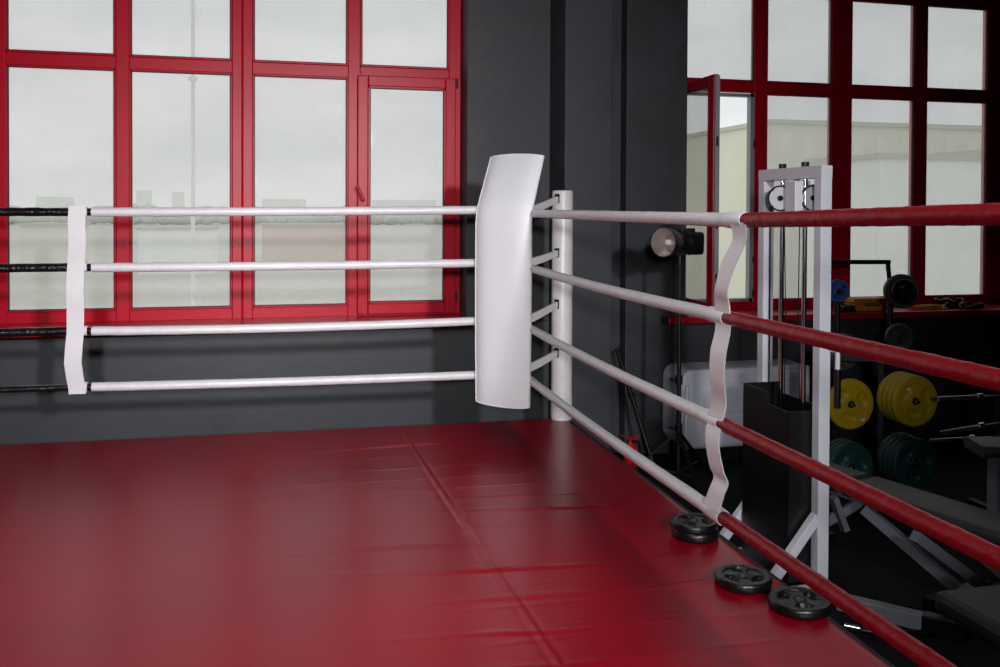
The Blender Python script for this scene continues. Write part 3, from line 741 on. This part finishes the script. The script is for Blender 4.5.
# ------------------------------------------------------------ low cabinet behind the stand
cx0, cx1, cy0, cy1, ch = 2.915, 3.98, 6.17, 6.52, .705
root = thing('low_cabinet', 'low pale grey cabinet with a rounded left end under the right window', 'cabinet', ((cx0+cx1)/2, (cy0+cy1)/2, 0))
def rrect(x0, z0, x1, z1, r, corners=(1, 1, 1, 1), n=6):
    P = []
    for (cx, cz, a0), on in zip(((x1-r, z1-r, 0), (x0+r, z1-r, 90), (x0+r, z0+r, 180), (x1-r, z0+r, 270)), corners):
        if on: P += [(cx + r*math.cos(R(a0 + 90*k/n)), cz + r*math.sin(R(a0 + 90*k/n))) for k in range(n+1)]
        else: P.append({0: (x1, z1), 90: (x0, z1), 180: (x0, z0), 270: (x1, z0)}[a0])
    return P
def xz_prism(bm, P, y0, y1): prism(bm, P, y1 - y0, Matrix(((1, 0, 0, 0), (0, 0, 1, y0), (0, 1, 0, 0), (0, 0, 0, 1))))
bm = new(); xz_prism(bm, rrect(cx0, .12, cx1, ch, .09, (0, 1, 1, 0)), cy0, cy1); obj('body', bm, M['cabinet'], root, bevel=.02, smooth=True)
bm = new(); box(bm, (cx0 + .08, cy0 + .05, 0), (cx1, cy1, .12)); obj('plinth', bm, M['black_metal'], root)
for x, z0, z1 in ((cx0 - .012, .16, .56), (cx0 + .025, .13, .60)):
    bm = new(); tube(bm, [(x, cy0 - .02, z0), (x, cy0 - .025, (z0+z1)/2), (x + .01, cy0 - .02, z1)], .014, 12); obj('corner_rail', bm, M['cabinet'], root, smooth=True)
bm = new()
box(bm, (cx0 + .16, cy0 - .012, .60), (cx1 - .03, cy0, .675)); obj('top_panel', bm, M['cabinet'], root, bevel=.006)
bm = new(); box(bm, (cx0 + .16, cy0 - .012, .38), (cx1 - .03, cy0, .585)); obj('middle_panel', bm, M['cabinet'], root, bevel=.006)
bm = new(); box(bm, (cx0 + .16, cy0 - .012, .15), (cx1 - .03, cy0, .365)); obj('lower_panel', bm, M['cabinet'], root, bevel=.006)

# ------------------------------------------------------------ plate rack
# storage rack : uprights with pegs pointing to the camera's left
def peg_plate(px, py, dep, r, th, m, label, group, tilt=-.0, sticker=None, face=Vector((-.55, -.83, 0))):
    c = pz(px, py, dep)
    q = face.to_track_quat('Z', 'Y')
    o = plate('weight_plate', label, r, th, m, 'black_metal', group, c, q.to_euler())
    if sticker:
        bm = new(); x, y = sticker; box(bm, (x - .014, y - .008, th*.5), (x + .014, y + .008, th*.5 + .0015), Matrix.Identity(4)); obj('sticker', bm, M['sticker'], o, local=True)
    return o, c, q
face = Vector((-.03, -1, 0)).normalized()
pegs = []
GY = 'coloured plates on the storage rack'
o, c, q = peg_plate(850, 404, 5.9, .163, .042, 'yellow', 'single yellow weight plate beside the machine handle', GY, face=face, sticker=(.08, -.10)); pegs.append((c, 1, 'yellow'))
ys = []
for k, lab in enumerate(['front yellow plate of the stack on the upper right peg', 'second yellow plate of the upper right peg', 'third yellow plate of the upper right peg', 'rearmost yellow plate of the upper right peg']):
    base_c = pz(914, 401, 5.84) - face*.047*k
    q = face.to_track_quat('Z', 'Y'); o = plate('weight_plate', lab, .163, .042, 'yellow', 'black_metal', GY, base_c, q.to_euler())
    if k == 0:
        bm = new(); box(bm, (-.07, .075, .0225), (-.045, .092, .024)); obj('sticker', bm, M['sticker'], o, local=True)
pegs.append((pz(914, 401, 5.84), 4, 'yellow'))
for k, lab in enumerate(['front green plate of the lower left peg under the yellow one', 'second green plate of the lower left peg', 'rearmost green plate of the lower left peg']):
    plate('weight_plate', lab, .160, .042, 'green', 'black_metal', GY, pz(850, 467, 5.85) - face*.047*k, face.to_track_quat('Z', 'Y').to_euler())
pegs.append((pz(850, 467, 5.85), 3, ''))
for k, lab in enumerate(['front green plate of the lower right peg under the yellow stack', 'second green plate of the lower right peg', 'third green plate of the lower right peg', 'rearmost green plate of the lower right peg']):
    plate('weight_plate', lab, .160, .042, 'green', 'black_metal', GY, pz(914, 463, 5.82) - face*.047*k, face.to_track_quat('Z', 'Y').to_euler())
pegs.append((pz(914, 463, 5.82), 4, ''))
c0 = pz(850, 404, 5.9); c1 = pz(914, 401, 5.84)
back = -face*.30
root = thing('plate_rack', 'black steel rack holding the yellow and green plates', 'weight rack', Vector(((c0.x+c1.x)/2, (c0.y+c1.y)/2, 0)) + back)
for c in (c0, c1):
    p = Vector((c.x, c.y, 0)) + back; bm = new(); beam(bm, p, p + Vector((0, 0, .95)), .06, .06); obj('upright', bm, M['black_metal'], root)
    bm = new(); beam(bm, p - face*.25 + Vector((0, 0, .03)), p + face*.12 + Vector((0, 0, .03)), .06, .06); obj('foot', bm, M['black_metal'], root)
for z in (.06, .90):
    bm = new(); beam(bm, Vector((c0.x, c0.y, z)) + back, Vector((c1.x, c1.y, z)) + back, .05, .05); obj('cross_bar', bm, M['black_metal'], root)
for c, n, _ in pegs:
    bm = new(); tube(bm, [c + face*.045, c + back], .0125, 12); obj('peg', bm, M['chrome'], root, smooth=True)

# tall plate tree with bar in front of the window
tb = pz(890, 330, 7.0); tb = Vector((tb.x, tb.y, 0))
root = thing('plate_tree', 'black weight stand with dark discs near the right window sill', 'weight stand', tb)
bm = new(); tube(bm, [tb + Vector((0, 0, .03)), tb + Vector((0, 0, 1.30))], .022, 12); obj('pole', bm, M['black_metal'], root, smooth=True)
bm = new(); e1 = pz(888, 262, 6.95); e0 = pz(827, 262, 6.8)
tube(bm, [tb + Vector((0, 0, 1.28)), Vector((e1.x, e1.y, e1.z - .02)), e1], .017, 12); beam(bm, e1 + Vector((.012, 0, 0)), e0, .032, .032); obj('top_arm', bm, M['black_metal'], root)
for s in (-1, 1):
    bm = new(); beam(bm, tb + Vector((s*.02, 0, .03)), tb + Vector((s*.34, -.12, .03)), .05, .05); obj('foot', bm, M['black_metal'], root)
bm = new(); beam(bm, tb + Vector((0, 0, .03)), tb + Vector((0, .28, .03)), .05, .05); obj('foot', bm, M['black_metal'], root)
fd = Vector((-.25, -.97, 0)).normalized()
cc = pz(901, 291, 6.85)
bm = new(); tube(bm, [cc + fd*.10, Vector((cc.x, cc.y, cc.z)) - fd*.06, tb + Vector((0, 0, cc.z))], .012, 10); obj('peg', bm, M['chrome'], root, smooth=True)
cg = pz(899, 338, 6.8)
bm = new(); tube(bm, [cg + fd*.06, cg - fd*.04, tb + Vector((0, 0, cg.z))], .012, 10); obj('peg', bm, M['chrome'], root, smooth=True)
for k, (lab, r, m_) in enumerate([('small black disc at the front of the high stand near the window', .095, 'black_rubber'), ('larger dark disc behind the small black one on the high stand', .128, 'dark_plate'), ('rear dark disc on the high stand near the window', .115, 'black_rubber')]):
    plate('weight_plate', lab, r, .04, m_, 'black_metal', 'discs on the weight stand', cc + fd*(.05 - .045*k) + (Vector((.03, 0, 0)) if k == 0 else Vector((-.01, 0, 0)))*0, fd.to_track_quat('Z', 'Y').to_euler())
plate('weight_plate', 'dark grey disc low on the stand below the black discs', .105, .035, 'dark_plate', 'black_metal', 'discs on the weight stand', cg, fd.to_track_quat('Z', 'Y').to_euler())
# grey disc on the dark wall side
cg2 = pz(842, 352, 6.6)
plate('weight_plate', 'dark grey disc just right of the machine upright below the sill', .135, .035, 'dark_plate', 'black_metal', 'discs on the weight stand', cg2, fd.to_track_quat('Z', 'Y').to_euler())
root = thing('disc_post', 'slim black post carrying a grey and a blue disc beside the machine upright', 'weight stand', (cg2.x - fd.x*.10, cg2.y - fd.y*.10, 0))
pb = Vector((cg2.x - fd.x*.10, cg2.y - fd.y*.10, 0))
bm = new(); cb = pz(838, 291, 6.6); tube(bm, [pb + Vector((0, 0, .02)), pb + Vector((0, 0, cb.z + .03))], .02, 12); obj('pole', bm, M['black_metal'], root, smooth=True)
bm = new(); tube(bm, [cg2 + fd*.04, cg2 - fd*.10], .012, 10); obj('peg', bm, M['chrome'], root, smooth=True)
bm = new(); tube(bm, [cb + fd*.09, cb - fd*.03, Vector((pb.x, pb.y, cb.z))], .014, 10); obj('peg', bm, M['black_metal'], root, smooth=True)
plate('weight_plate', 'small blue disc at the top of the post beside the machine upright', .083, .03, 'blue', 'black_metal', 'discs on the weight stand', cb, fd.to_track_quat('Z', 'Y').to_euler())
bm = new(); lathe(bm, [(0, 0), (.16, 0), (.16, .015), (.03, .03), (0, .03)], Matrix.Translation(pb), 30); obj('base', bm, M['black_metal'], root, smooth=True)

# things lying on the right sill
SZ = 1.068
def strap_coil(p, label, m, L_, w_, h_, seed, name='strap', cat='strap'):
    rnd = random.Random(seed); bm = new(); pts = []
    n = 46
    for k in range(n):
        t = k/(n-1)*2*PI*2.4; f = 1 - .3*k/n
        pts.append(p + Vector((math.cos(t)*L_/2*f + rnd.uniform(-.004, .004), math.sin(t)*w_/2*f, h_/2 + h_*.42*math.sin(t*1.7 + seed))))
    tube(bm, pts, .013, 8); return tag(obj(name, bm, M[m], None, origin=p, smooth=True), label, cat)
def sill_at(px, y=6.56): r = ray(px, 300); return Vector((r.x/r.y*y, y, SZ))
def toolbox(p, sx, sy, sz, m, label):
    root = thing('carry_case', label, 'case', p)
    bm = new(); box(bm, (p.x - sx/2, p.y - sy/2, SZ), (p.x + sx/2, p.y + sy/2, SZ + sz*.55)); obj('base', bm, M[m], root, bevel=.01)
    bm = new(); box(bm, (p.x - sx/2, p.y - sy/2, SZ + sz*.55 + .003), (p.x + sx/2, p.y + sy/2, SZ + sz)); obj('lid', bm, M[m], root, bevel=.012)
    bm = new(); tube(bm, [(p.x - .06, p.y - sy/2, SZ + sz*.5), (p.x - .05, p.y - sy/2 - .03, SZ + sz*.5), (p.x + .05, p.y - sy/2 - .03, SZ + sz*.5), (p.x + .06, p.y - sy/2, SZ + sz*.5)], .006, 8); obj('handle', bm, M['black_rubber'], root)
toolbox(sill_at(866), .32, .14, .105, 'orange', 'orange-yellow case on the window sill behind the black discs')
strap_coil(sill_at(846, 6.50), 'black coiled strap on the sill in front of the orange case', 'black_rubber', .17, .1, .05, 1)
strap_coil(sill_at(930, 6.52), 'yellow coiled resistance band on the right window sill', 'orange', .30, .11, .03, 2, 'resistance_band', 'band')
strap_coil(sill_at(950, 6.60), 'black coiled strap on the sill behind the yellow band', 'black_rubber', .28, .12, .075, 3)
strap_coil(sill_at(972, 6.52), 'dark flat coil of strap at the right end of the sill', 'black_metal', .24, .1, .04, 5)

# barbells stored right of the rack
br = pz(985, 420, 5.6); br = Vector((br.x, br.y, 0))
root = thing('bar_rack', 'black stand holding three chrome barbells at the right edge', 'barbell rack', br + Vector((.25, .1, 0)))
for dx in (.1, .75):
    p = br + Vector((dx, -.02, 0)); bm = new(); beam(bm, p, p + Vector((0, 0, .90)), .05, .05); obj('upright', bm, M['black_metal'], root)
    bm = new(); beam(bm, p + Vector((0, -.25, .025)), p + Vector((0, .25, .025)), .05, .05); obj('foot', bm, M['black_metal'], root)
bm = new(); beam(bm, br + Vector((.1, -.02, .85)), br + Vector((.75, -.02, .85)), .04, .04); obj('cross_bar', bm, M['black_metal'], root)
for k, (p0, p1, lab) in enumerate([((938, 399), (1003, 396), 'topmost chrome barbell beside the yellow plates'), ((940, 433), (1003, 423), 'second chrome barbell right of the green plates'), ((930, 441), (1003, 437), 'third chrome barbell right of the green plates')]):
    a = pz(p0[0], p0[1], 5.45); b = pz(p1[0], p1[1], 5.45); d = (b - a).normalized()
    root = thing('barbell', lab, 'barbell', a)
    bm = new(); tube(bm, [a, a + d*.24], .0125 if k else .0145, 12); obj('sleeve', bm, M['steel'], root, smooth=True)
    bm = new(); tube(bm, [a + d*.235, a + d*.265], .022, 12); obj('collar', bm, M['chrome'], root, smooth=True)
    bm = new(); tube(bm, [a + d*.26, a + d*1.5], .009, 10); obj('bar', bm, M['steel'], root, smooth=True)

# ------------------------------------------------------------ benches
def pad_prism(bm, c0, c1, wd, th):
    beam(bm, c0, c1, wd, th, rnd=min(th*.45, .03))
root = thing('weight_bench', 'long flat dark grey bench with silver frame right of the cable machine', 'weight bench', (3.05, 3.85, 0))
FL = lambda x, y, z=.45: on_plane(x, y, (0, 0, 1), z)
p0 = FL(862, 486); p1 = FL(1045, 545); s0 = FL(815, 466); s1 = FL(852, 480)
dpad = (p1 - p0).normalized(); sidep = Vector((-dpad.y, dpad.x, 0))
s0 = p0 - dpad*.36; s1 = p0 - dpad*.06
bm = new(); pad_prism(bm, p0, p1, .28, .07); obj('long_pad', bm, M['grey_vinyl'], root, smooth=True)
bm = new(); pad_prism(bm, s0, s1, .28, .07); obj('short_pad', bm, M['grey_vinyl'], root, smooth=True)
bm = new(); beam(bm, s0 + Vector((0, 0, -.06)), p1 + Vector((0, 0, -.06)), .05, .05); obj('spine', bm, M['silver'], root)
l1a, l1b = FL(864, 508, .37), FL(957, 588, .06)
bm = new(); beam(bm, l1a, l1b, .05, .05); obj('front_leg', bm, M['silver'], root)
bm = new(); beam(bm, FL(915, 536, .36), FL(985, 588, .06), .05, .05); obj('strut', bm, M['silver'], root)
bm = new(); beam(bm, FL(868, 498, .38), FL(824, 523, .22), .045, .045); obj('seat_strut', bm, M['silver'], root)
bm = new(); beam(bm, FL(833, 497, .38), FL(845, 530, .20), .05, .03); obj('seat_bracket', bm, M['silver'], root)
for c in (l1b, FL(985, 588, .06), s0 - dpad*.02):
    bm = new(); beam(bm, Vector((c.x, c.y, .03)) - sidep*.22, Vector((c.x, c.y, .03)) + sidep*.22, .05, .05); obj('foot_bar', bm, M['black_metal'], root)
bm = new(); beam(bm, s0 + Vector((0, 0, -.08)), Vector((s0.x, s0.y, .04)), .05, .05); obj('rear_leg', bm, M['black_metal'], root)
# floor beam with black end nearer the ring
f0 = on_plane(838, 601, (0, 0, 1), .04); f1 = on_plane(925, 622, (0, 0, 1), .04)
root = thing('floor_stand', 'silver floor beam with a black end lying beyond the lowest red rope', 'equipment base', (f0 + f1)/2 - Vector((0, 0, .04)))
bm = new(); beam(bm, f0, f1, .06, .07); obj('beam', bm, M['silver'], root, bevel=.004)
bm = new(); d = (f1 - f0).normalized(); beam(bm, f1 - d*.01, f1 + d*.16, .07, .078); obj('end_block', bm, M['black_rubber'], root, bevel=.006)
g = on_plane(905, 632, (0, 0, 1), .022)
bm = new(); pts = []
g0 = on_plane(852, 628, (0, 0, 1), .02); g1 = on_plane(892, 638, (0, 0, 1), .02); g2 = on_plane(968, 629, (0, 0, 1), .02)
for k in range(21):
    t = k/20; pts.append(g0*(1-t)**2 + g1*2*t*(1-t) + g2*t*t)
root2 = thing('curl_bar', 'thin curved dark bar with chrome ends on the floor past the red rope', 'bar', pts[10])
tube(bm, pts, .013, 12); obj('shaft', bm, M['black_rubber'], root2, smooth=True)
for a, b in ((pts[0], pts[2]), (pts[-2], pts[-1])):
    bm = new(); d = (b - a).normalized(); tube(bm, [a - d*.03, b], .0165, 12); obj('chrome_end', bm, M['chrome'], root2, smooth=True)
# dark bench cut by the lower right corner
q0 = pz(990, 622, 3.35); q0 = Vector((q0.x + .12, q0.y, .30))
root = thing('weight_bench', 'black padded seat cut off by the lower right corner', 'weight bench', (q0.x, q0.y, 0))
bm = new(); box(bm, (q0.x - .19, q0.y - .42, .33), (q0.x + .30, q0.y + .22, .42)); obj('seat', bm, M['black_vinyl'], root, bevel=.03)
bm = new(); box(bm, (q0.x - .12, q0.y - .36, .29), (q0.x + .24, q0.y + .16, .33)); obj('seat_board', bm, M['black_metal'], root)
bm = new(); beam(bm, (q0.x + .05, q0.y - .1, .03), (q0.x + .05, q0.y - .1, .29), .07, .07); obj('column', bm, M['black_metal'], root)
bm = new(); beam(bm, (q0.x + .05, q0.y - .42, .03), (q0.x + .05, q0.y + .25, .03), .07, .06); obj('base_bar', bm, M['black_metal'], root)
bm = new(); l0 = pz(949, 612, 3.55); l1 = pz(966, 634, 3.5); l1 = Vector((q0.x - .12, q0.y + .05, .31)); tube(bm, [l1, l0], .007, 8); tube(bm, [l0, l0 + Vector((-.035, 0, .01))], .008, 8); obj('lever', bm, M['chrome'], root, smooth=True)
# bench at the right edge
e = pz(1001, 452, 4.7)
root = thing('weight_bench', 'grey padded bench end on a silver leg at the right edge', 'weight bench', (e.x + .1, e.y + .1, 0))
ze = e.z
bm = new(); pad_prism(bm, Vector((e.x - .06, e.y + .12, ze)), Vector((e.x + .75, e.y - .15, ze)), .26, .06); obj('pad', bm, M['grey_vinyl'], root, smooth=True)
for dx in (.05, .6):
    bm = new(); beam(bm, (e.x + dx, e.y + .09 - dx*.33, .05), (e.x + dx, e.y + .09 - dx*.33, ze - .03), .07, .07); obj('leg', bm, M['silver'], root)
    bm = new(); beam(bm, (e.x + dx - .08, e.y - .16 - dx*.33, .03), (e.x + dx + .08, e.y + .34 - dx*.33, .03), .06, .06); obj('foot_bar', bm, M['silver'], root)
